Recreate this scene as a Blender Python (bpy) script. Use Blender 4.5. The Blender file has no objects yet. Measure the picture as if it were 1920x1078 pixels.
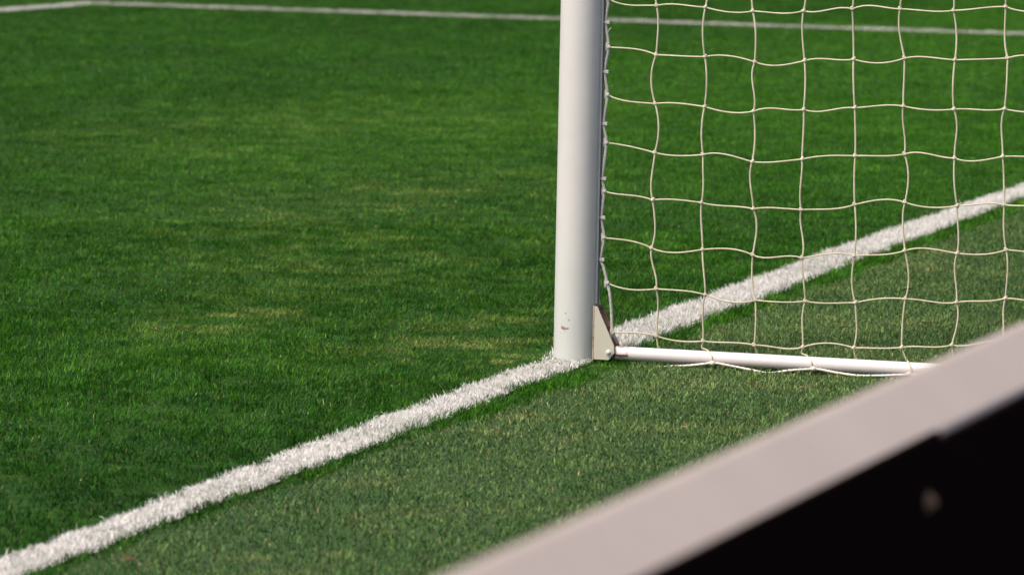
import bpy, bmesh, math, random
import numpy as np
from mathutils import Matrix, Vector

random.seed(7)
rng = np.random.default_rng(11)
S = bpy.context.scene
COL = S.collection

# ------------------------------------------------------------------ camera
CAM = np.array([-12.262, -3.5704, 1.4862])
FWD = np.array([0.95122019, 0.29166745, -0.10054974])
RGT = np.array([0.29503526, -0.95527496, 0.02009828])
UPV = np.array([0.09019064, 0.04878361, 0.99472901])
cd = bpy.data.cameras.new('camera'); cam = bpy.data.objects.new('camera', cd); COL.objects.link(cam)
M = Matrix.Identity(4)
for i in range(3):
    M[i][0] = RGT[i]; M[i][1] = UPV[i]; M[i][2] = -FWD[i]; M[i][3] = CAM[i]
cam.matrix_world = M
cd.sensor_fit = 'HORIZONTAL'; cd.sensor_width = 36.0; cd.lens = 8500 / 1920 * 36
cd.clip_start = 0.1; cd.clip_end = 4000
cd.dof.use_dof = True; cd.dof.focus_distance = 12.35; cd.dof.aperture_fstop = 7.2
S.camera = cam

# ------------------------------------------------------------------ light
SUN_EL, SUN_H = math.radians(56), np.array([-0.79, 0.61])
SUN_H = SUN_H / np.linalg.norm(SUN_H)
w = bpy.data.worlds.new('World'); S.world = w; w.use_nodes = True
nt = w.node_tree; bg = nt.nodes['Background']
sky = nt.nodes.new('ShaderNodeTexSky'); sky.sky_type = 'NISHITA'; sky.sun_disc = False
sky.sun_elevation = SUN_EL
sky.sun_rotation = math.atan2(SUN_H[0], SUN_H[1])
sky.air_density = 0.75; sky.dust_density = 6.0; sky.ozone_density = 1.0
nt.links.new(sky.outputs[0], bg.inputs[0]); bg.inputs[1].default_value = 0.15
sl = bpy.data.lights.new('sun', 'SUN'); sl.energy = 2.0; sl.angle = math.radians(9); sl.color = (1, .92, .81)
so = bpy.data.objects.new('sun', sl); COL.objects.link(so)
sd = Vector((SUN_H[0] * math.cos(SUN_EL), SUN_H[1] * math.cos(SUN_EL), math.sin(SUN_EL)))
so.rotation_euler = sd.to_track_quat('Z', 'Y').to_euler()
so.location = (-4, 6, 8)
S.view_settings.view_transform = 'Standard'; S.view_settings.look = 'None'
S.view_settings.exposure = 0.70; S.view_settings.gamma = 1.0
S.render.engine = 'CYCLES'

# ------------------------------------------------------------------ helpers
def tag(o, label=None, cat=None, group=None, kind=None):
    if label: o['label'] = label
    if cat: o['category'] = cat
    if group: o['group'] = group
    if kind: o['kind'] = kind
    return o

def empty(name, loc=(0, 0, 0)):
    o = bpy.data.objects.new(name, None); o.empty_display_size = .1
    COL.objects.link(o); o.location = loc
    return o

def link(name, me, mat, parent=None, smooth=False):
    o = bpy.data.objects.new(name, me); COL.objects.link(o)
    if mat: me.materials.append(mat)
    if parent:
        o.parent = parent
    if smooth:
        me.polygons.foreach_set('use_smooth', [True] * len(me.polygons))
        me.set_sharp_from_angle(angle=math.radians(40))
    return o

def from_bm(name, bm, mat, parent=None, smooth=False):
    me = bpy.data.meshes.new(name); bm.normal_update(); bm.to_mesh(me); bm.free()
    return link(name, me, mat, parent, smooth)

def box(bm, lo, hi, bev=0.0, seg=2):
    r = bmesh.ops.create_cube(bm, size=1)
    vs = r['verts']
    for v in vs:
        v.co = Vector([lo[i] + (v.co[i] + .5) * (hi[i] - lo[i]) for i in range(3)])
    if bev:
        es = list({e for v in vs for e in v.link_edges})
        bmesh.ops.bevel(bm, geom=es, offset=bev, segments=seg, affect='EDGES', profile=.6)

def cyl(bm, a, b, r, n=48, r2=None, cap=True):
    a, b = Vector(a), Vector(b); d = b - a
    q = d.to_track_quat('Z', 'Y').to_matrix().to_4x4()
    bmesh.ops.create_cone(bm, cap_ends=cap, segments=n, radius1=r, radius2=r if r2 is None else r2,
                          depth=d.length, matrix=Matrix.Translation((a + b) / 2) @ q)

def prism(bm, pts, axis_lo, axis_hi):
    """polygon in (y, z) extruded along x"""
    a = [bm.verts.new((axis_lo, y, z)) for y, z in pts]
    b = [bm.verts.new((axis_hi, y, z)) for y, z in pts]
    n = len(pts)
    bm.faces.new(a); bm.faces.new(b[::-1])
    for i in range(n):
        bm.faces.new((a[i], b[i], b[(i + 1) % n], a[(i + 1) % n]))
    bmesh.ops.recalc_face_normals(bm, faces=bm.faces)

def catmull(P, sub=5):
    P = np.asarray(P, float); n = len(P)
    E = np.vstack([2 * P[0] - P[1], P, 2 * P[-1] - P[-2]])
    out = []
    for i in range(n - 1):
        p0, p1, p2, p3 = E[i:i + 4]
        for k in range(sub):
            t = k / sub
            out.append(.5 * (2 * p1 + (p2 - p0) * t + (2 * p0 - 5 * p1 + 4 * p2 - p3) * t * t + (3 * p1 - p0 - 3 * p2 + p3) * t ** 3))
    out.append(P[-1])
    return np.array(out)

class Tubes:
    def __init__(s): s.v = []; s.f = []; s.n = 0
    def add(s, P, r, sides=7, twist=0.0, lobes=0, ref=(0.3, 0.2, 0.93)):
        P = np.asarray(P, float); n = len(P)
        T = np.gradient(P, axis=0); T /= np.linalg.norm(T, axis=1)[:, None] + 1e-12
        A = np.cross(T, np.array([1.0, 0.03, 0.02])); ln = np.linalg.norm(A, axis=1)
        bad = ln < .1
        A[bad] = np.cross(T[bad], np.array([0.0, 1.0, 0.1])); A /= np.linalg.norm(A, axis=1)[:, None]
        B = np.cross(T, A)
        L = np.concatenate([[0], np.cumsum(np.linalg.norm(np.diff(P, axis=0), axis=1))])
        th = np.arange(sides) / sides * 2 * np.pi
        rr = np.broadcast_to(np.asarray(r, float).reshape(-1, 1), (n, sides)).copy()
        if lobes:
            rr = rr * (1 + .16 * np.cos(lobes * (th[None, :]) - twist * L[:, None]))
        V = P[:, None, :] + rr[..., None] * (np.cos(th)[None, :, None] * A[:, None, :] + np.sin(th)[None, :, None] * B[:, None, :])
        s.v.append(V.reshape(-1, 3))
        i = np.arange(n - 1)[:, None] * sides; j = np.arange(sides)[None, :]; j2 = (j + 1) % sides
        F = np.stack([i + j, i + j2, i + sides + j2, i + sides + j], -1).reshape(-1, 4) + s.n
        s.f.append(F); s.n += n * sides
    def ball(s, c, r, sq=(1, 1, 1)):
        n, m = 7, 8
        P = []
        for a in range(n):
            ph = math.pi * (a + .02) / (n - 1 + .04)
            for b in range(m):
                t = 2 * math.pi * b / m
                k = 1 + .12 * math.sin(3 * t + 2 * ph)
                P.append((c[0] + k * r * sq[0] * math.sin(ph) * math.cos(t), c[1] + k * r * sq[1] * math.sin(ph) * math.sin(t), c[2] + k * r * sq[2] * math.cos(ph)))
        s.v.append(np.array(P))
        i = np.arange(n - 1)[:, None] * m; j = np.arange(m)[None, :]; j2 = (j + 1) % m
        s.f.append(np.stack([i + j, i + m + j, i + m + j2, i + j2], -1).reshape(-1, 4) + s.n); s.n += n * m
    def build(s, name, mat, parent=None):
        V = np.concatenate(s.v); F = np.concatenate(s.f)
        me = bpy.data.meshes.new(name)
        me.vertices.add(len(V)); me.vertices.foreach_set('co', V.astype(np.float32).ravel())
        me.loops.add(F.size); me.loops.foreach_set('vertex_index', F.astype(np.int32).ravel())
        me.polygons.add(len(F)); me.polygons.foreach_set('loop_start', np.arange(0, F.size, 4, dtype=np.int32))
        me.polygons.foreach_set('use_smooth', np.ones(len(F), bool))
        me.update(); me.validate()
        return link(name, me, mat, parent)

# value noise on the ground plane -----------------------------------
def vn(x, y, sc, seed):
    g = np.random.default_rng(seed).random((256, 256))
    u = np.asarray(x) / sc + 37.3 * seed; v = np.asarray(y) / sc + 11.7 * seed
    i = np.floor(u).astype(int); j = np.floor(v).astype(int); a = u - i; b = v - j
    a = a * a * (3 - 2 * a); b = b * b * (3 - 2 * b)
    i0, i1, j0, j1 = i % 256, (i + 1) % 256, j % 256, (j + 1) % 256
    return (g[i0, j0] * (1 - a) + g[i1, j0] * a) * (1 - b) + (g[i0, j1] * (1 - a) + g[i1, j1] * a) * b
def fbm(x, y, sc, seed, o=3):
    t = 0; k = 0
    for n in range(o):
        t = t + vn(x, y, sc / 2 ** n, seed + n) * .55 ** n; k += .55 ** n
    return t / k
def sstep(a, b, x):
    t = np.clip((x - a) / (b - a), 0, 1); return t * t * (3 - 2 * t)

# ------------------------------------------------------------------ node materials
def mat(name):
    m = bpy.data.materials.new(name); m.use_nodes = True
    N = m.node_tree.nodes; L = m.node_tree.links
    return m, N, L, N['Principled BSDF'], N['Material Output']
def nd(N, t, **k):
    n = N.new('ShaderNode' + t)
    for a, b in k.items(): setattr(n, a, b)
    return n
def mix(N, L, fac, a, b, mode='MIX'):
    n = nd(N, 'Mix', data_type='RGBA', blend_type=mode)
    for s, v in ((n.inputs[0], fac), (n.inputs[6], a), (n.inputs[7], b)):
        if isinstance(v, bpy.types.NodeSocket): L.new(v, s)
        elif isinstance(v, (tuple, list)): s.default_value = tuple(v) + (1,) if len(v) == 3 else v
        else: s.default_value = v
    return n.outputs[2]
def math_(N, L, op, a, b=None, c=None, clamp=False):
    n = nd(N, 'Math', operation=op); n.use_clamp = clamp
    for s, v in zip(n.inputs, (a, b, c)):
        if v is None: continue
        if isinstance(v, bpy.types.NodeSocket): L.new(v, s)
        else: s.default_value = v
    return n.outputs[0]
def noise(N, L, sc, detail=4, coord=None, rough=.55):
    n = nd(N, 'TexNoise'); n.inputs['Scale'].default_value = sc; n.inputs['Detail'].default_value = detail
    n.inputs['Roughness'].default_value = rough
    if coord is not None: L.new(coord, n.inputs['Vector'])
    return n.outputs['Fac']
def ramp(N, L, fac, a, b):
    n = nd(N, 'MapRange'); n.interpolation_type = 'SMOOTHSTEP'
    L.new(fac, n.inputs[0]); n.inputs[1].default_value = a; n.inputs[2].default_value = b
    return n.outputs[0]
def objco(N): return nd(N, 'TexCoord').outputs['Object']
def bump(N, L, h, strength, dist, P):
    b = nd(N, 'Bump'); b.inputs['Strength'].default_value = strength; b.inputs['Distance'].default_value = dist
    L.new(h, b.inputs['Height']); L.new(b.outputs[0], P.inputs['Normal'])

def blade_mat(name, dark, lightc, straw, trans=.28, rough=.55, spec=.35, jit=.35):
    m, N, L, P, O = mat(name)
    def at(n):
        a = nd(N, 'Attribute'); a.attribute_name = n; return a.outputs['Fac']
    c = mix(N, L, at('lush'), dark, lightc)
    c = mix(N, L, at('dry'), c, straw)
    k = math_(N, L, 'MULTIPLY_ADD', at('rnd'), 2 * jit, 1 - jit)
    v = nd(N, 'HueSaturation'); L.new(k, v.inputs['Value']); L.new(c, v.inputs['Color'])
    c = v.outputs[0]
    L.new(c, P.inputs['Base Color']); P.inputs['Roughness'].default_value = rough
    P.inputs['Specular IOR Level'].default_value = spec
    t = nd(N, 'BsdfTranslucent'); L.new(c, t.inputs[0])
    x = nd(N, 'MixShader'); x.inputs[0].default_value = trans
    L.new(P.outputs[0], x.inputs[1]); L.new(t.outputs[0], x.inputs[2]); L.new(x.outputs[0], O.inputs[0])
    return m

M_grass = blade_mat('grass_blades', (.006, .045, .002), (.056, .196, .005), (.33, .28, .10), trans=.34, rough=.45, spec=.15, jit=.80)
M_turf = blade_mat('turf_blades', (.016, .076, .010), (.140, .215, .056), (.30, .23, .10), trans=.2, rough=.5, spec=.22, jit=.5)
M_chalk = blade_mat('painted_blades', (.52, .505, .48), (.74, .72, .69), (.16, .20, .09), trans=.15, rough=.8, spec=.15, jit=.16)

def ground_mat(name, a, b, c, sc):
    m, N, L, P, O = mat(name); co = objco(N)
    n1 = noise(N, L, sc, 5, co); n2 = noise(N, L, sc * 14, 4, co); n3 = noise(N, L, .35, 3, co)
    col = mix(N, L, ramp(N, L, n2, .35, .65), a, b)
    col = mix(N, L, math_(N, L, 'MULTIPLY', ramp(N, L, n1, .5, .75), .6), col, c)
    L.new(col, P.inputs['Base Color']); P.inputs['Roughness'].default_value = .9
    P.inputs['Specular IOR Level'].default_value = .1
    bump(N, L, n2, .8, .02, P)
    return m
M_soil = ground_mat('pitch_soil', (.010, .034, .004), (.024, .070, .006), (.032, .052, .010), 3)
M_tbase = ground_mat('turf_backing', (.026, .050, .020), (.062, .095, .036), (.06, .07, .032), 6)

def paint_mat(name, base, rough, stain=None, grime=.0):
    m, N, L, P, O = mat(name); co = objco(N)
    n = noise(N, L, 9, 5, co); n2 = noise(N, L, 90, 3, co)
    col = mix(N, L, math_(N, L, 'MULTIPLY', ramp(N, L, n, .45, .75), .25), base, tuple(v * .8 for v in base))
    if stain: col = stain(N, L, co, col)
    L.new(col, P.inputs['Base Color'])
    r = math_(N, L, 'MULTIPLY_ADD', n2, .2, rough - .1); L.new(r, P.inputs['Roughness'])
    bump(N, L, n2, .08, .002, P)
    return m

def post_stain(N, L, co, col):
    sx = nd(N, 'SeparateXYZ'); L.new(co, sx.inputs[0])
    # greenish grey tint towards the ground, streaky
    low = nd(N, 'MapRange'); L.new(sx.outputs[2], low.inputs[0]); low.inputs[1].default_value = .42; low.inputs[2].default_value = .08
    st = nd(N, 'Mapping'); st.inputs['Scale'].default_value = (60, 60, 9); L.new(co, st.inputs[0])
    g = math_(N, L, 'MULTIPLY', low.outputs[0], math_(N, L, 'MULTIPLY_ADD', noise(N, L, 1, 4, st.outputs[0]), .8, .05), clamp=True)
    col = mix(N, L, g, col, (.40, .45, .41))
    # fine scattered specks, lower half
    sp = noise(N, L, 120, 2, co)
    m_ = math_(N, L, 'MULTIPLY', ramp(N, L, sp, .70, .76), low.outputs[0])
    col = mix(N, L, m_, col, (.22, .22, .21))
    # chipped paint mark with bare rusty metal
    for c, s, kc in (((-.0576, .0168, .088), (.011, .0062, .0052), (.22, .14, .145)), ((-.0555, .0225, .090), (.008, .003, .0045), (.22, .14, .145)), ((-.0595, .0085, .087), (.004, .004, .003), (.2, .14, .14)),
                     ((-.0598, .0045, .088), (.003, .004, .003), (.22, .16, .16)), ((-.0588, .012, .131), (.004, .003, .0025), (.22, .22, .22)),
                     ((-.06, .0015, .112), (.003, .003, .003), (.25, .25, .25))):
        mp = nd(N, 'Mapping'); mp.vector_type = 'POINT'
        mp.inputs['Location'].default_value = tuple(-c[i] / s[i] for i in range(3))
        mp.inputs['Scale'].default_value = tuple(1 / s[i] for i in range(3)); L.new(co, mp.inputs[0])
        ln = nd(N, 'VectorMath', operation='LENGTH'); L.new(mp.outputs[0], ln.inputs[0])
        d = math_(N, L, 'ADD', ln.outputs['Value'], math_(N, L, 'MULTIPLY', noise(N, L, 260, 3, co), 1.1))
        col = mix(N, L, ramp(N, L, d, 1.62, 1.42), col, kc)
    return col
M_post = paint_mat('post_paint', (.49, .48, .465), .45, post_stain)

def rust_fn(amount, edge=0.0, scale=30, col2=(.13, .045, .025)):
    def fn(N, L, co, col):
        n = noise(N, L, scale, 6, co, .65)
        return mix(N, L, ramp(N, L, n, amount, amount + .07), col, col2)
    return fn
def bar_rust(N, L, co, col):
    sx = nd(N, 'SeparateXYZ'); L.new(co, sx.inputs[0])
    near = nd(N, 'MapRange'); L.new(sx.outputs[1], near.inputs[0]); near.inputs[1].default_value = -.185; near.inputs[2].default_value = -.135
    n = noise(N, L, 45, 5, co, .65)
    f = math_(N, L, 'MULTIPLY', near.outputs[0], ramp(N, L, n, .50, .60))
    col = mix(N, L, f, col, (.20, .10, .07))
    underside = ramp(N, L, sx.outputs[2], .012, -.004)  # browner and darker towards the underside, broken up by noise
    return mix(N, L, math_(N, L, 'MULTIPLY', underside, math_(N, L, 'MULTIPLY', n, .9)), col, (.33, .30, .25))
M_bar = paint_mat('bar_paint', (.55, .515, .505), .38, bar_rust)
M_bracket = paint_mat('bracket_paint', (.40, .385, .31), .5, rust_fn(.66, scale=38))
M_flange = paint_mat('flange_paint', (.34, .28, .22), .6, rust_fn(.5, scale=26))
M_rusty = paint_mat('rusty_steel', (.22, .12, .085), .75, rust_fn(.52, scale=40, col2=(.10, .035, .022)))
M_slot = paint_mat('rust_slot', (.07, .028, .02), .85, rust_fn(.6, scale=60, col2=(.03, .012, .01)))
M_rail = paint_mat('net_channel', (.22, .23, .245), .45)
M_clip = paint_mat('clip_plastic', (.40, .39, .37), .4)
M_bolt = paint_mat('bolt_zinc', (.55, .53, .48), .35, rust_fn(.6, scale=120))
M_bolt.node_tree.nodes['Principled BSDF'].inputs['Metallic'].default_value = .2

def cord_mat(name, a, b, freq):
    m, N, L, P, O = mat(name); co = objco(N)
    n = noise(N, L, 25, 3, co); n2 = noise(N, L, freq, 2, co)
    col = mix(N, L, ramp(N, L, n, .35, .7), a, b)
    col = mix(N, L, math_(N, L, 'MULTIPLY', ramp(N, L, n2, .5, .8), .35), col, tuple(x * .6 for x in b))
    L.new(col, P.inputs['Base Color']); P.inputs['Roughness'].default_value = .75
    P.inputs['Specular IOR Level'].default_value = .25
    bump(N, L, n2, .5, .001, P)
    return m
M_cord = cord_mat('net_cord', (.50, .455, .335), (.42, .375, .27), 700)
M_rope = cord_mat('border_rope', (.42, .41, .37), (.34, .33, .30), 500)

M_foot = cord_mat('foot_rope', (.62, .59, .53), (.50, .47, .42), 500)

# ------------------------------------------------------------------ ground sheets
def verge(x):
    """width of the strip of real grass left behind the goal line"""
    b = np.interp(x, [-8, -3.6, -2.6, -1.6, -.7, 0, .35, 1, 2, 4, 9], [.012, .02, .045, .06, .10, .115, .075, .075, .09, .11, .11])
    return b + .075 * (fbm(x, x * 0, .28, 71) - .5) + .02 * (vn(x, x * 0, .07, 73) - .5)

bm = bmesh.new(); bmesh.ops.create_grid(bm, x_segments=2, y_segments=2, size=1500)
for v in bm.verts: v.co.z = -.012
g = from_bm('ground', bm, M_soil); tag(g, 'green football pitch ground stretching away under the grass', 'ground', kind='structure')

xs = np.linspace(-14, 14, 281); bm = bmesh.new()
e1 = [bm.verts.new((x, -.075 - max(0.0, float(verge(np.array([x]))[0])), -.008)) for x in xs]
e2 = [bm.verts.new((x, -9, -.008)) for x in xs]
for i in range(len(xs) - 1): bm.faces.new((e2[i], e2[i + 1], e1[i + 1], e1[i]))
tb = from_bm('turf_surround', bm, M_tbase); tag(tb, 'grey-green turf surround behind the goal line', 'turf', kind='structure')

# ------------------------------------------------------------------ blades
def blades(name, x, y, z0, h, wd, lean, az, bend, lush, dry, mt, detail=True):
    n = len(x)
    ca, sa = np.cos(az), np.sin(az)
    face = rng.uniform(0, 2 * np.pi, n)
    fx, fy = np.cos(face) * wd * .5, np.sin(face) * wd * .5
    tx, ty = np.sin(lean) * h, np.cos(lean) * h
    ex, ez = np.sin(lean + bend) * h, np.cos(np.minimum(lean + bend, 1.5)) * h
    if detail:
        V = np.empty((n, 5, 3))
        mx, mz = .55 * tx, .55 * ty
        V[:, 0] = np.stack([x - fx, y - fy, z0], 1); V[:, 1] = np.stack([x + fx, y + fy, z0], 1)
        V[:, 2] = np.stack([x + ca * mx - .8 * fx, y + sa * mx - .8 * fy, z0 + mz], 1)
        V[:, 3] = np.stack([x + ca * mx + .8 * fx, y + sa * mx + .8 * fy, z0 + mz], 1)
        tipx = mx + .45 * ex; tipz = mz + .45 * ez
        V[:, 4] = np.stack([x + ca * tipx, y + sa * tipx, z0 + tipz], 1)
        k = 5; idx = np.array([0, 1, 3, 2, 2, 3, 4]); ls = np.array([0, 4])
    else:
        V = np.empty((n, 3, 3))
        V[:, 0] = np.stack([x - fx, y - fy, z0], 1); V[:, 1] = np.stack([x + fx, y + fy, z0], 1)
        V[:, 2] = np.stack([x + ca * tx, y + sa * tx, z0 + ty], 1)
        k = 3; idx = np.array([0, 1, 2]); ls = np.array([0])
    me = bpy.data.meshes.new(name)
    me.vertices.add(n * k); me.vertices.foreach_set('co', V.astype(np.float32).ravel())
    LI = (np.arange(n)[:, None] * k + idx[None, :]).astype(np.int32).ravel()
    me.loops.add(len(LI)); me.loops.foreach_set('vertex_index', LI)
    LS = (np.arange(n)[:, None] * len(idx) + ls[None, :]).astype(np.int32).ravel()
    me.polygons.add(len(LS)); me.polygons.foreach_set('loop_start', LS)
    me.update()
    for nm, arr in (('lush', lush), ('dry', dry), ('rnd', rng.random(n))):
        a = me.attributes.new(nm, 'FLOAT', 'POINT')
        a.data.foreach_set('value', np.repeat(np.clip(arr, 0, 1), k).astype(np.float32))
    me.materials.append(mt)
    return me

def corridor(d0, d1, dens, marg):
    """random ground points over the strip of pitch the lens looks along, between two distances"""
    f2 = FWD[:2] / np.linalg.norm(FWD[:2]); r2 = np.array([f2[1], -f2[0]])
    hw = .118 * d1 + marg
    n = int((d1 - d0) * 2 * hw * dens)
    d = rng.uniform(d0, d1, n); l = rng.uniform(-hw, hw, n)
    k = np.abs(l) < .118 * d + marg
    d, l = d[k], l[k]
    return CAM[0] + f2[0] * d + r2[0] * l, CAM[1] + f2[1] * d + r2[1] * l

LX, LY = 22.04, 10.61           # box line: its side line at x = LX, its front line at y = LY
HWL = .06
def on_far_line(x, y):
    return ((np.abs(x - LX) < HWL) & (y < LY + HWL) & (y > 0)) | ((np.abs(y - LY) < HWL) & (x < LX + HWL))
def edge_wob(x, s): return .018 * (vn(x, x * 0, .035, 80 + s) - .5) + .016 * (vn(x, x * 0, .12, 88 + s) - .5) + .018 * (vn(x, x * 0, .4, 84 + s) - .5)

def field_maps(x, y):
    def blob(cx, cy, rx, ry): return np.exp(-((x - cx) / rx) ** 2 - ((y - cy) / ry) ** 2)
    wear = .78 * blob(.30, .42, .75, .26) + .8 * blob(-.05, .13, .38, .07) + .5 * blob(.45, 1.22, .5, .2) + .5 * blob(4.9, 2.3, 1.6, .6) \
        + .3 * blob(2.2, 1.4, 1.2, .6) + .25 * blob(9, 4, 3, 1.2)
    f1 = fbm(x, y, .45, 3, 4); f2 = fbm(x, y, .11, 9, 3); f3 = fbm(x, y, 2.6, 15, 3)
    wear = np.clip(wear * (.35 + 1.5 * f1) + .16 * sstep(.62, .84, f1) * f3, 0, 1)
    dry = wear * sstep(.34, .78, f2) * .58
    band = sstep(-.6, -3.2, x + .5 * (f3 - .5)) * .34            # darker green away from the goal, towards the near end
    stripe = .30 * sstep(3.6, 5.6, y + .9 * (f3 - .5)) * sstep(2, 9, x)      # darker green further out across the pitch
    lush = .14 + .62 * (f1 - .15) * .8 + .60 * (f2 - .45) + .22 * (f3 - .5) + .30 * sstep(2, 12, x) + .18 * wear - band - stripe
    tall = 1 - .38 * wear + .45 * (f2 - .5) + .75 * (fbm(x, y, .045, 33, 2) - .5) - .5 * sstep(.70, .86, fbm(x, y, .16, 37, 2))
    return lush, dry, wear, tall

def field_zone(d0, d1, dens, wmul, detail, marg, hmul=1.0):
    x, y = corridor(d0, d1, dens, marg)
    k = (y > HWL - np.interp(x, [-.2, .3, 4.2, 6], [.016, -.004, -.002, .016]) + edge_wob(x, 0)) & ~on_far_line(x, y)
    k |= (y < -HWL + np.interp(x, [-.2, .3, 4.2, 6], [.009, -.006, -.004, .009]) + edge_wob(x, 1)) & (y > -HWL - verge(x) - .012)
    x, y = x[k], y[k]
    dv = fbm(x, y, .085, 121, 2) * .75 + .25 * fbm(x, y, .6, 127, 2)                 # stud marks and thin spots
    k = rng.random(len(x)) > .80 * sstep(.60, .70, dv)
    x, y = x[k], y[k]
    lush, dry, wear, tall = field_maps(x, y)
    n = len(x)
    ver = y < 0
    tall = np.where(ver, tall * 1.35, tall); lush = np.where(ver, lush + .22, lush); dry = np.where(ver, dry * .25, dry)
    h = (.0200 - .0035 * sstep(-.8, -2.6, x)) * hmul * tall * rng.uniform(.55, 1.3, n)
    h = np.where((x > -.45) & (x < .03) & (y < -.055) & (y > -.2), h * (.36 + .5 * sstep(-.22, -.45, x)), h)     # trodden down round the bracket
    wd = rng.uniform(.0016, .0040, n) * wmul
    lean = np.abs(rng.normal(.55, .36, n)) + .5 * wear
    az = rng.normal(0, 1.1, n) + 9 * fbm(x, y, .10, 55, 2)
    bend = rng.uniform(.1, .9, n)
    dry = np.clip(dry + (rng.random(n) < .014) * rng.uniform(.2, .8, n) + dry * rng.normal(0, .4, n), 0, 1)
    lush = lush + rng.normal(0, .24, n)
    return blades('pitch_grass', x, y, np.full(n, -.006), h, wd, np.minimum(lean, 1.25), az, bend, lush, dry, M_grass, detail)

def join(name, meshes, kind, label, cat, mt):
    bm = None
    objs = []
    tot = [len(m.vertices) for m in meshes]
    co = []; li = []; ls = []; at = {'lush': [], 'dry': [], 'rnd': []}; vo = 0; lo = 0
    for m in meshes:
        c = np.empty(len(m.vertices) * 3, np.float32); m.vertices.foreach_get('co', c); co.append(c)
        i = np.empty(len(m.loops), np.int32); m.loops.foreach_get('vertex_index', i); li.append(i + vo)
        s = np.empty(len(m.polygons), np.int32); m.polygons.foreach_get('loop_start', s); ls.append(s + lo)
        for a in at:
            v = np.empty(len(m.vertices), np.float32); m.attributes[a].data.foreach_get('value', v); at[a].append(v)
        vo += len(m.vertices); lo += len(m.loops)
    me = bpy.data.meshes.new(name)
    co = np.concatenate(co); li = np.concatenate(li); ls = np.concatenate(ls)
    me.vertices.add(len(co) // 3); me.vertices.foreach_set('co', co)
    me.loops.add(len(li)); me.loops.foreach_set('vertex_index', li)
    me.polygons.add(len(ls)); me.polygons.foreach_set('loop_start', ls)
    me.update()
    for a in at:
        z = me.attributes.new(a, 'FLOAT', 'POINT'); z.data.foreach_set('value', np.concatenate(at[a]))
    for m in meshes: bpy.data.meshes.remove(m)
    o = link(name, me, mt); tag(o, label, cat, kind=kind)
    return o

join('pitch_grass', [field_zone(8.4, 17, 21000, .68, True, 2.0), field_zone(17, 26, 9000, 1.15, False, 2.6, .85), field_zone(26, 47, 4200, 1.8, False, 3.4, .85)],
     'stuff', 'short mown green grass of the football pitch, yellowed in worn patches near the post', 'grass', M_grass)

# turf behind the line
x, y = corridor(7.2, 20, 15000, 2.0)
k = (y < -HWL - verge(x)) & (y > -2.75 + .0) & (y < -.06)
x, y = x[k], y[k]; n = len(x)
f1 = fbm(x, y, .3, 41, 4); f2 = fbm(x, y, .06, 47, 3); f3 = fbm(x, y, 1.3, 51, 2)
lush = .25 - .20 * sstep(-1.5, -3.6, x) + .7 * (f1 - .3) + .75 * (f2 - .45) + .35 * (f3 - .5) + rng.normal(0, .24, n)
dry = np.clip(.28 * sstep(.62, .8, f1) * sstep(.4, .7, f2) + (rng.random(n) < .018) * rng.uniform(.2, .9, n), 0, 1)
tm = blades('turf', x, y, np.full(n, -.008), .0145 * rng.uniform(.5, 1.35, n) * (1 + .9 * (f2 - .5)) * (1 - .35 * sstep(.66, .85, fbm(x, y, .14, 49, 2))), rng.uniform(.0018, .0032, n),
            np.minimum(np.abs(rng.normal(.55, .3, n)), 1.25), rng.uniform(0, 6.283, n), rng.uniform(.1, 1, n), lush, dry, M_turf)
join('turf_pile', [tm], 'stuff', 'short grey-green turf pile behind the goal line and inside the goal', 'turf', M_turf)

# painted lines: blades with paint on them
def chalk(x, y, wmul, detail, z0=-.006, hm=1.0, cover=.0):
    n = len(x)
    f2 = fbm(x, y, .07, 61, 3); f1 = fbm(x, y, .4, 65, 2)
    h = .0165 * hm * rng.uniform(.55, 1.3, n) * (1 + .9 * (f2 - .5)) * (1 + .55 * sstep(-.02, .1, x) * sstep(8, 5, x) - .32 * sstep(-.5, -.2, x) * sstep(.06, -.02, x)); lean = np.abs(rng.normal(.7, .4, n))
    f5 = fbm(x, y, .03, 69, 2)
    miss = (rng.random(n) < .06 + .5 * sstep(.56, .80, .6 * f5 + .4 * f2) + .22 * sstep(.5, .75, f1) + cover)
    return blades('chalk', x, y, np.full(n, z0), h, rng.uniform(.0013, .0027, n) * wmul, np.minimum(lean, 1.2), rng.uniform(0, 6.283, n),
                  rng.uniform(.1, 1.0, n), .15 + .9 * f2 + rng.normal(0, .2, n), miss * rng.uniform(.2, 1.0, n), M_chalk, detail)
n = 720000
x = rng.uniform(-6, 9, n); y = rng.uniform(-.105, .12, n)
fringe = np.where(rng.random(n) < .16, rng.uniform(0, .028, n), 0)
k = (y < HWL - np.interp(x, [-3.4, -1.6, -.2, .3, 4.2, 6], [.012, .002, .0, -.016, -.014, .0]) + edge_wob(x, 0) + fringe) & (y > -HWL + np.interp(x, [-3.4, -1.6, -.2, .3, 4.2, 6], [.006, .001, 0, -.012, -.010, .0]) + edge_wob(x, 1) - .5 * fringe) & (x ** 2 + y ** 2 > .058 ** 2)
x, y = x[k], y[k]
keep = rng.random(len(x)) < np.where(x < 4, 1, .6)
join('goal_line', [chalk(x[keep], y[keep], 1.0, True)], 'structure', 'white painted goal line running past the foot of the post', 'line', M_chalk)
n = 70000
xa = LX + rng.uniform(-HWL, HWL, n); ya = rng.uniform(-.05, LY + HWL, n)
xb = rng.uniform(2, LX - HWL, n // 1); yb = LY + rng.uniform(-HWL, HWL, n // 1)
join('box_line', [chalk(np.concatenate([xa, xb]), np.concatenate([ya, yb]), 2.9, False, hm=1.6, cover=np.concatenate([np.full(len(xa), .62), np.full(len(xb), .25)]))], 'structure',
     'blurred white box line with a corner, far across the grass', 'line', M_chalk)

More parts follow.
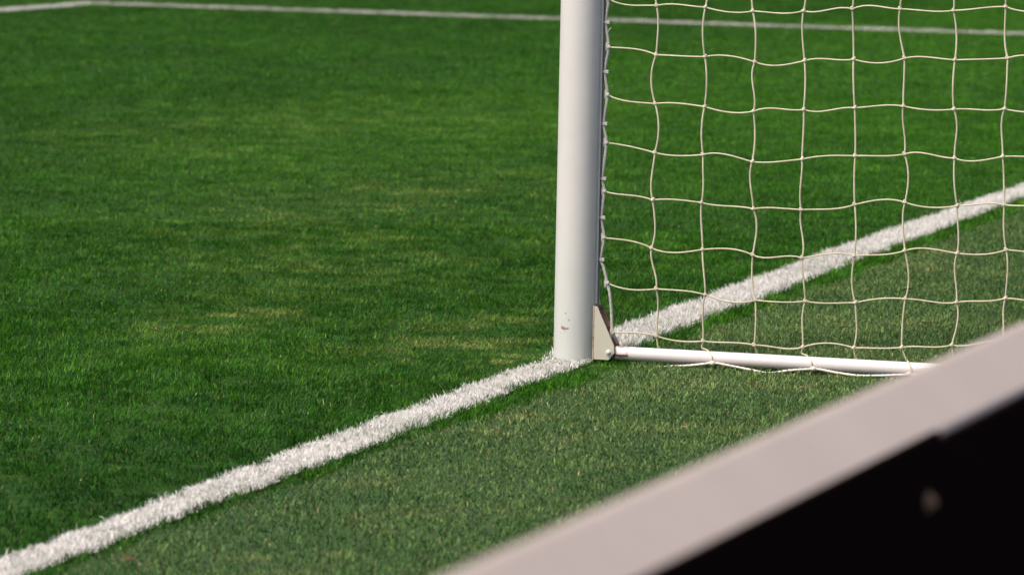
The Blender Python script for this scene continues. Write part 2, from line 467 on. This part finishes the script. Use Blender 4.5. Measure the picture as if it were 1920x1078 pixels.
# ------------------------------------------------------------------ football goal
GW, GH, GD, R = 7.32, 2.44, 1.65, .06
goal = empty('football_goal'); tag(goal, 'white football goal frame with round post standing on the goal line', 'goal')
def post_mesh(x0, h=GH + .06):
    bm = bmesh.new(); cyl(bm, (0, 0, -.1), (0, 0, h), R, 96)
    o = from_bm('post', bm, M_post, goal)
    o.data.polygons.foreach_set('use_smooth', [True] * len(o.data.polygons)); o.data.set_sharp_from_angle(angle=math.radians(40))
    o.location.x = x0
    return o
post_mesh(0); post_mesh(GW)
bm = bmesh.new(); cyl(bm, (.056, 0, GH), (GW - .056, 0, GH), .0595, 64); from_bm('crossbar', bm, M_post, goal, True)

def rail_mesh(x0):
    bm = bmesh.new()
    box(bm, (-.012, -.0665, .156), (-.006, -.057, GH - .07), .0008)
    box(bm, (.006, -.0665, .156), (.012, -.057, GH - .07), .0008)
    box(bm, (-.0058, -.062, .157), (.0058, -.0575, GH - .071))
    o = from_bm('net_channel', bm, M_rail, goal); o.location.x = x0
rail_mesh(0); rail_mesh(GW)

clips = [.282, .401, .511, .666, .812, .951] + [.951 + .14 * i for i in range(1, 10)]
def clip_mesh(x0, z, dx):
    bm = bmesh.new()
    box(bm, (-.006, -.073, z - .003), (.006, -.064, z + .003), .001)
    box(bm, (-.0055, -.0825, z - .0048), (.0045, -.072, z + .0048), .0014)
    o = from_bm('net_clip', bm, M_clip, goal); o.location.x = x0 + dx
for z in clips: clip_mesh(0, z, random.uniform(-.001, .001))
for z in clips[::2]: clip_mesh(GW, z, 0)

def ground_bracket(x0, s):
    b = bmesh.new()
    poly = [(-.0635, .001), (-.0635, .151), (-.072, .151), (-.1235, .042), (-.1240, .020), (-.108, .001)]
    prism(b, poly, -.0275, -.0235)
    bmesh.ops.bevel(b, geom=list(b.edges), offset=.0007, segments=1, affect='EDGES')
    o = from_bm('bracket', b, M_bracket, goal); o.location.x = x0
    b = bmesh.new(); prism(b, poly, .0225, .0265)
    f = from_bm('rear_plate', b, M_rusty, o); f['label'] = 'rusty rear plate of the bracket'
    b = bmesh.new(); box(b, (-.0285, -.0632, -.004), (.0275, -.0596, .153), .0006)
    f = from_bm('flange', b, M_flange, o); f['label'] = 'rusty flange against the post'
    b = bmesh.new()
    cyl(b, (-.0275, -.109, .0225), (-.0292, -.109, .0225), .0105, 28)
    nw = len(b.faces)
    bmesh.ops.create_uvsphere(b, u_segments=24, v_segments=12, radius=1, matrix=Matrix.Translation((-.0292, -.1085, .0232)) @ Matrix.Diagonal((.0062, .0076, .0076, 1)))
    b.faces.ensure_lookup_table()
    for f in b.faces[:nw]: f.material_index = 1
    o2 = from_bm('bolt', b, M_bolt, o, True); o2.data.materials.append(M_slot)
ground_bracket(0, 1); ground_bracket(GW, -1)

BR = .0195
def bar(name, a, b_):
    bm = bmesh.new(); cyl(bm, a, b_, BR, 48); o = from_bm(name, bm, M_bar, goal)
    o.data.polygons.foreach_set('use_smooth', [True] * len(o.data.polygons)); o.data.set_sharp_from_angle(angle=math.radians(40))
    return o
b0 = bar('ground_bar', (0, -.1225, .0195), (0, -GD, .0195)); bar('ground_bar', (GW, -.1225, .0195), (GW, -GD, .0195))
bar('back_bar', (BR, -GD + .001, .0195), (GW - BR, -GD + .001, .0195))
bm = bmesh.new()                                           # open rusty slot in the bar end
box(bm, (-.0203, -.163, .0125), (-.0155, -.1222, .0185), .0012)
f = from_bm('slot', bm, M_slot, b0); f['label'] = 'rusted slot near the end of the bar'
def stay(x0):
    bm = bmesh.new(); cyl(bm, (x0, -.055, GH - .02), (x0, -1.0, GH - .06), .016, 24); cyl(bm, (x0, -1.0, GH - .06), (x0, -GD, .035), .016, 24)
    from_bm('net_stay', bm, M_bar, goal, True)
stay(.0); stay(GW)

# ------------------------------------------------------------------ net
net = empty('goal_net'); tag(net, 'cream knotted square mesh net laced to the back of the goal post', 'net')
K = [
 [(-.077,1.016),(-.218,1.002),(-.36,1.002),(-.495,.995),(-.639,1.0),(-.779,1.01),(-.913,1.014),(-1.061,1.014),(-1.205,1.029)],
 [(-.08,.881),(-.219,.864),(-.361,.864),(-.505,.854),(-.645,.862),(-.784,.871),(-.929,.879),(-1.07,.879),(-1.216,.889)],
 [(-.08,.747),(-.218,.727),(-.362,.724),(-.505,.717),(-.648,.727),(-.792,.737),(-.93,.747),(-1.072,.744),(-1.212,.75)],
 [(-.08,.612),(-.223,.59),(-.362,.59),(-.505,.576),(-.648,.589),(-.797,.604),(-.935,.614),(-1.077,.609),(-1.211,.619)],
 [(-.077,.475),(-.22,.457),(-.36,.455),(-.509,.444),(-.648,.448),(-.8,.469),(-.941,.481),(-1.088,.478),(-1.221,.487)],
 [(-.079,.344),(-.219,.321),(-.368,.324),(-.512,.315),(-.654,.314),(-.804,.327),(-.946,.348),(-1.092,.347),(-1.229,.363)],
 [(-.092,.216),(-.236,.207),(-.38,.198),(-.524,.189),(-.666,.193),(-.809,.196),(-.951,.214),(-1.094,.211),(-1.23,.229)],
 [(-.112,.076),(-.238,.073),(-.375,.066),(-.524,.063),(-.662,.064),(-.807,.07),(-.945,.079),(-1.086,.093),(-1.227,.116)]]
NC = 11
grid = {}
for ri, row in enumerate(K):
    for ci in range(NC + 1):
        if ci < 9: yy, zz = row[ci]
        else:
            yy = row[8][0] - .143 * (ci - 8) + random.uniform(-.006, .006); zz = row[8][1] + .004 * (ci - 8) + random.uniform(-.008, .008)
        grid[(ci, 7 - ri)] = (yy, zz)
for r_ in range(8, 18):
    for ci in range(NC + 1):
        yy, zz = grid[(ci, 7)]
        grid[(ci, r_)] = (yy + random.uniform(-.006, .006) * (ci > 0), zz + .1375 * (r_ - 7) + random.uniform(-.006, .006))
NR = 17

# bulge (fraction of cell) of each strand, signs chosen per strand like the slack twine in the picture
def strand(A, B, ta, tb, k=8):
    """cubic between two knots with given end tangents"""
    A, B = np.array(A), np.array(B)
    t = np.linspace(0, 1, k + 1)[:, None]
    h00 = 2 * t ** 3 - 3 * t ** 2 + 1; h10 = t ** 3 - 2 * t ** 2 + t; h01 = -2 * t ** 3 + 3 * t ** 2; h11 = t ** 3 - t ** 2
    return h00 * A + h10 * ta + h01 * B + h11 * tb

def run(T, pts, dirn, amp, r, lat, phase):
    """one twine through a list of knots; it leaves every knot at its own small angle so each cell is slack"""
    P = [np.array(p) for p in pts]; n = len(P)
    if n < 2: return
    tang = []
    for i in range(n):
        d = (P[min(i + 1, n - 1)] - P[max(i - 1, 0)]) / (1 if i in (0, n - 1) else 2)
        tang.append(d)
    out = []
    ln = np.linalg.norm(P[1] - P[0])
    a_in = [random.uniform(-1, 1) for _ in range(n)]
    for i in range(n - 1):
        sgn = (-1) ** (i + phase)
        a1 = amp * ln * (.55 * sgn + .75 * random.uniform(-1, 1)); a2 = amp * ln * (-.55 * sgn * random.choice((1, 1, -.6)) + .6 * random.uniform(-1, 1))
        off = np.array(lat) ; dep = np.array([random.uniform(-1, 1) * amp * ln * .6, 0, 0]) if lat[0] == 0 else np.zeros(3)
        seg = strand(P[i], P[i + 1], (P[i + 1] - P[i]) + off * a1 + dep, (P[i + 1] - P[i]) + off * a2 - dep, 9)
        T.add(seg, r, 7)

T = Tubes()
def sway(ci, r_): return .004 * math.sin(ci * 1.7 + r_ * 1.1) + .003 * math.sin(ci * .6 - r_ * 2.3)
def knot_co(ci, r_):
    y_, z_ = grid[(ci, r_)]
    if z_ > GH - .06: z_ = GH - .06
    return (sway(ci, r_) if ci else 0.0, y_, z_)
def inside(c, r_):
    p = knot_co(c, r_); return -p[1] < 1.645 - .65 * max(0, p[2]) / 2.38
def row_end(r_):
    z_ = knot_co(5, r_)[2]; return (0, -(1.65 - .65 * z_ / 2.38), z_)
for r_ in range(0, NR + 1):
    run(T, [knot_co(c, r_) for c in range(0, NC + 1) if inside(c, r_)] + [row_end(r_)], 'h', .34, .0022, (0, 0, 1), r_ % 2)
for c in range(1, NC + 1):
    run(T, [knot_co(c, r_) for r_ in range(NR, -1, -1) if inside(c, r_)], 'v', .33, .0026, (0, 1, 0), c % 2)
for r_ in range(0, NR + 1):
    for c in range(1, NC + 1):
        if not inside(c, r_): continue
        k = knot_co(c, r_)
        T.ball(k, .0056, (1.0, 1.2, .95))
        T.ball((k[0] - .001, k[1] + random.uniform(-.003, .003), k[2] + .0038), .0040)
# tails from the lowest knots to the ground bar: some drop behind it, some wrap over it
for c in range(1, NC + 1):
    k = knot_co(c, 0)
    if c in (2, 4, 6, 9, 11):
        s = 1 if c != 6 else -1
        dy = .02 if c != 6 else -.018
        P = [k, (k[0] + .004, k[1] + (.004 if c != 6 else -.012), .047), (.0, k[1] - .012 * (1 if c != 6 else 1.4), .0422), (-.0165, k[1] - .028, .0325),
             (-.0222, k[1] - .033, .0195), (-.0205, k[1] - .034, .008)]
    else:
        P = [k, (.008, k[1] - .004, .045), (.0228, k[1] - .008, .02), (.021, k[1] - .008, .004)]
    T.add(catmull(P, 5), .0021, 7)
netting = T.build('netting', M_cord, net)

# the other panels of the net (outside the picture): back, far side and roof slope
T = Tubes()
nx = int(GW / .143)
def hang(u, v):      # u along the back, v upward on the back plane (slopes in towards the top)
    z = .05 + v * (GH - .12); yy = -GD + .02 + (GD - 1.0) * max(0, v) ** 1.1
    return (u * GW, yy - .03 * math.sin(v * 3.1) + .01 * math.sin(u * 40), z)
for i in range(nx + 1):
    T.add(catmull([hang(i / nx, v / 9) for v in range(10)] + [(i / nx * GW, -.5, GH - .055), (i / nx * GW, -.064, GH - .02)], 3), .0021, 5)
for j in range(18):
    T.add([hang(i / 26, j / 17) for i in range(27)], .0021, 5)
for j in range(1, 6):
    T.add([(i / 20 * GW, -.064 - j * .155, GH - .02 - j * .008) for i in range(21)], .0021, 5)
for r_ in range(0, NR + 1):
    T.add([(GW - 1 * knot_co(c, r_)[0], knot_co(c, r_)[1], knot_co(c, r_)[2]) for c in range(NC + 1) if inside(c, r_)] + [(GW,) + row_end(r_)[1:]], .002, 5)
for c in range(1, NC):
    T.add([(GW - 1 * knot_co(c, r_)[0], knot_co(c, r_)[1], knot_co(c, r_)[2]) for r_ in range(NR + 1) if inside(c, r_)], .002, 5)
T.build('netting', M_cord, net)

# thick border rope down the post, caught by the clips and bulging to each mesh knot
T = Tubes()
P = []
ev = [(z, 'c') for z in clips] + [(grid[(0, r_)][1], 'k', grid[(0, r_)][0]) for r_ in range(NR + 1) if grid[(0, r_)][1] < GH - .08]
ev.sort(key=lambda e: -e[0])
for e in ev:
    if e[1] == 'c': P.append((.000, -.0705, e[0]))
    elif e[0] > .25: P.append((.0, e[2], e[0]))
P += [(0, -.079, .262), (0, -.092, .216), (0, -.099, .19), (0, -.104, .155), (0, -.107, .118), (-.001, -.1085, .094), (-.002, -.112, .076), (.004, -.118, .06), (.012, -.122, .047)]
C = catmull(P, 9)
T.add(C, .0042, 10, twist=420, lobes=3)
for r_ in range(NR + 1):
    y_, z_ = grid[(0, r_)]
    if z_ < GH - .08: T.ball((-.001, y_ - .001, z_), .0062, (1, 1, 1.15)); T.ball((.0, y_ + .0045, z_ - .001), .0052, (1, 1, 3.2))
T.add(catmull([(-.002, -.079, .925), (-.003, -.083, .932), (-.004, -.088, .936)], 4), .0015, 6)       # loose tail of twine
T.build('border_rope', M_rope, net)
# rope lying along the foot of the ground bar
T = Tubes()
pts = [(-.024, -.22, -.022), (-.027, -.28, -.008), (-.027, -.34, -.002), (-.026, -.385, .005), (-.0245, -.415, .0095), (-.026, -.47, .003), (-.028, -.53, -.005), (-.030, -.575, -.010),
       (-.028, -.63, .0), (-.025, -.68, .006), (-.0245, -.715, .008), (-.026, -.77, .001), (-.029, -.83, -.003), (-.027, -.89, .0), (-.025, -.95, .005), (-.0245, -.99, .008),
       (-.027, -1.06, .0), (-.028, -1.14, -.002), (-.025, -1.24, .006), (-.027, -1.4, .0), (-.025, -1.6, .004)]
T.add(catmull(pts, 8), .0034, 10, twist=420, lobes=3)
for y_ in (-.41, -.70, -.972, -1.25): T.ball((-.026, y_, .0085), .0068, (1, 1.5, 1))
T.add(catmull([(-.028, -.974, .01), (-.034, -.99, .006), (-.04, -1.012, .003)], 4), .0016, 6)
T.build('foot_rope', M_foot, net)

# ------------------------------------------------------------------ boundary fence in the foreground
def fence_mat():
    m, N, L, P, O = mat('fence_rail_paint'); co = objco(N)
    n = noise(N, L, 6, 5, co); n2 = noise(N, L, 160, 3, co)
    col = mix(N, L, ramp(N, L, n, .35, .7), (.475, .388, .330), (.450, .366, .312))
    L.new(col, P.inputs['Base Color']); P.inputs['Roughness'].default_value = .55
    bump(N, L, n2, .1, .002, P); return m
def black_mat():
    m, N, L, P, O = mat('black_panel'); co = objco(N)
    n = noise(N, L, 4, 4, co); n2 = noise(N, L, 400, 2, co)
    col = mix(N, L, n, (.009, .0045, .0052), (.013, .0065, .0072))
    L.new(col, P.inputs['Base Color']); P.inputs['Roughness'].default_value = .8; P.inputs['Specular IOR Level'].default_value = 0
    bump(N, L, n2, .2, .001, P); return m
M_frail, M_black = fence_mat(), black_mat()
M_fbolt = paint_mat('fence_bolt', (.20, .115, .07), .5, rust_fn(.5, scale=70, col2=(.16, .07, .03)))
FZ = .9455
fa = np.array([-9.186, -2.575]); fdir = np.array([-7.257 + 9.186, -2.637 + 2.575]); fdir /= np.linalg.norm(fdir)
fence = empty('boundary_fence', (fa[0], fa[1], 0)); fence.rotation_euler.z = math.atan2(fdir[1], fdir[0])
tag(fence, 'low black panel fence with a pale painted top rail in the near corner', 'fence')
L0, L1 = -2.6, 14.0
FY, FB = -.05, .8950                       # lower lip of the sloping face of the rail
def along(bm, poly, a, b):
    prism(bm, poly, a, b)
bm = bmesh.new(); along(bm, [(0, FZ), (FY, FB + .004), (FY, FB - .012), (.034, FB - .012), (.034, FZ - .022), (.005, FZ)], L0, L1)
bmesh.ops.bevel(bm, geom=[e for e in bm.edges if abs((e.verts[0].co - e.verts[1].co).x) > 1], offset=.0022, segments=3, affect='EDGES')
o = from_bm('top_rail', bm, M_frail, fence)
JX = 1.30
for a, b, top in ((L0, JX, FB + .0095), (JX + .003, 5.3, FB + .0005), (5.303, 9.3, FB + .006), (9.303, L1, FB + .002)):
    bm = bmesh.new(); box(bm, (a, FY - .008, .02), (b, FY - .0022, top), .0008); from_bm('panel', bm, M_black, fence)
for xx in (-2.0, JX, 5.3, 9.3, 13.6):
    bm = bmesh.new(); box(bm, (xx - .03, FY - .002, -.1), (xx + .03, .03, FB - .0125), .002); from_bm('fence_post', bm, M_frail, fence)
bm = bmesh.new()
bz = .8385; by = FY - .008
cyl(bm, (JX - .043, by, bz), (JX - .043, by - .002, bz), .0105, 24); cyl(bm, (JX - .043, by - .002, bz), (JX - .043, by - .008, bz), .0062, 6)
o = from_bm('bolt', bm, M_fbolt, fence); o['label'] = 'rusty brown bolt head in the black panel'

# ------------------------------------------------------------------ dead leaves, a twig and stand-ins for divots on the turf
def leaf_mat(name, a, b):
    m, N, L, P, O = mat(name); co = objco(N); n = noise(N, L, 60, 4, co)
    L.new(mix(N, L, ramp(N, L, n, .35, .65), a, b), P.inputs['Base Color']); P.inputs['Roughness'].default_value = .7
    return m
LM = {'tan': leaf_mat('leaf_tan', (.50, .32, .14), (.36, .20, .08)), 'brown': leaf_mat('leaf_brown', (.20, .11, .05), (.12, .06, .03)),
      'dark': leaf_mat('dark_bits', (.035, .025, .018), (.05, .03, .02)), 'straw': leaf_mat('leaf_straw', (.48, .40, .22), (.36, .28, .14))}
def leaf(x, y, ln, wd, kind, label, z=.006):
    bm = bmesh.new(); n = 8; rows = []
    cu = random.uniform(.15, .4)
    for i in range(n + 1):
        t = i / n; ww = wd * .5 * (math.sin(math.pi * min(1, t * .96 + .02)) ** .8) * (1 + .15 * random.uniform(-1, 1))
        xx = (t - .5) * ln; zz = cu * ln * (t - .5) ** 2 + .0015 * random.random()
        rows.append([bm.verts.new((xx, -ww, zz + .35 * ww)), bm.verts.new((xx, 0, zz)), bm.verts.new((xx, ww, zz + .5 * ww))])
    for a, b in zip(rows, rows[1:]):
        for j in (0, 1): bm.faces.new((a[j], b[j], b[j + 1], a[j + 1]))
    bmesh.ops.solidify(bm, geom=list(bm.faces), thickness=.0006)
    o = from_bm('dead_leaf', bm, LM[kind], None, True); o.location = (x, y, z)
    o.rotation_euler = (random.uniform(-.3, .3), random.uniform(-.25, .25), random.uniform(0, 6.28))
    tag(o, label, 'leaf', 'dead leaves on the turf')
leaf(-1.37, -.69, .016, .012, 'tan', 'small tan leaf alone on the turf above the pale fence rail')
leaf(2.33, -.46, .045, .022, 'dark', 'dark flake standing in for a divot inside the goal just below the goal line', .002)  # dark leaf mesh added in place of a divot
leaf(1.08, -.54, .035, .012, 'brown', 'reddish-brown leaf seen through the net between the strands')
leaf(-3.82, -.18, .035, .014, 'brown', 'brown leaf lying nearest the bottom edge, below the goal line', .003)
leaf(-3.31, -.55, .014, .012, 'tan', 'tiny orange leaf on the turf near the bottom of the picture')
leaf(1.35, -.73, .045, .010, 'straw', 'pale straw-coloured leaf behind the net at the right')
leaf(.62, -.62, .04, .008, 'straw', 'thin straw-coloured leaf just behind the white ground bar')
leaf(1.95, -.62, .035, .022, 'dark', 'dark flake standing in for a hole in the turf at the far right inside the goal', .001)  # a hole in the turf, stood in for by a dark leaf mesh
leaf(-1.42, -.84, .016, .013, 'brown', 'brownish leaf close above the edge of the pale fence rail', .003)
leaf(-1.0, -.70, .03, .006, 'dark', 'dark twig on the turf to the right of the tan leaf', .003)  # a twig, built with the leaf mesh
leaf(-1.5, -.50, .022, .006, 'straw', 'small straw-coloured leaf on the turf below the white ground bar', .004)
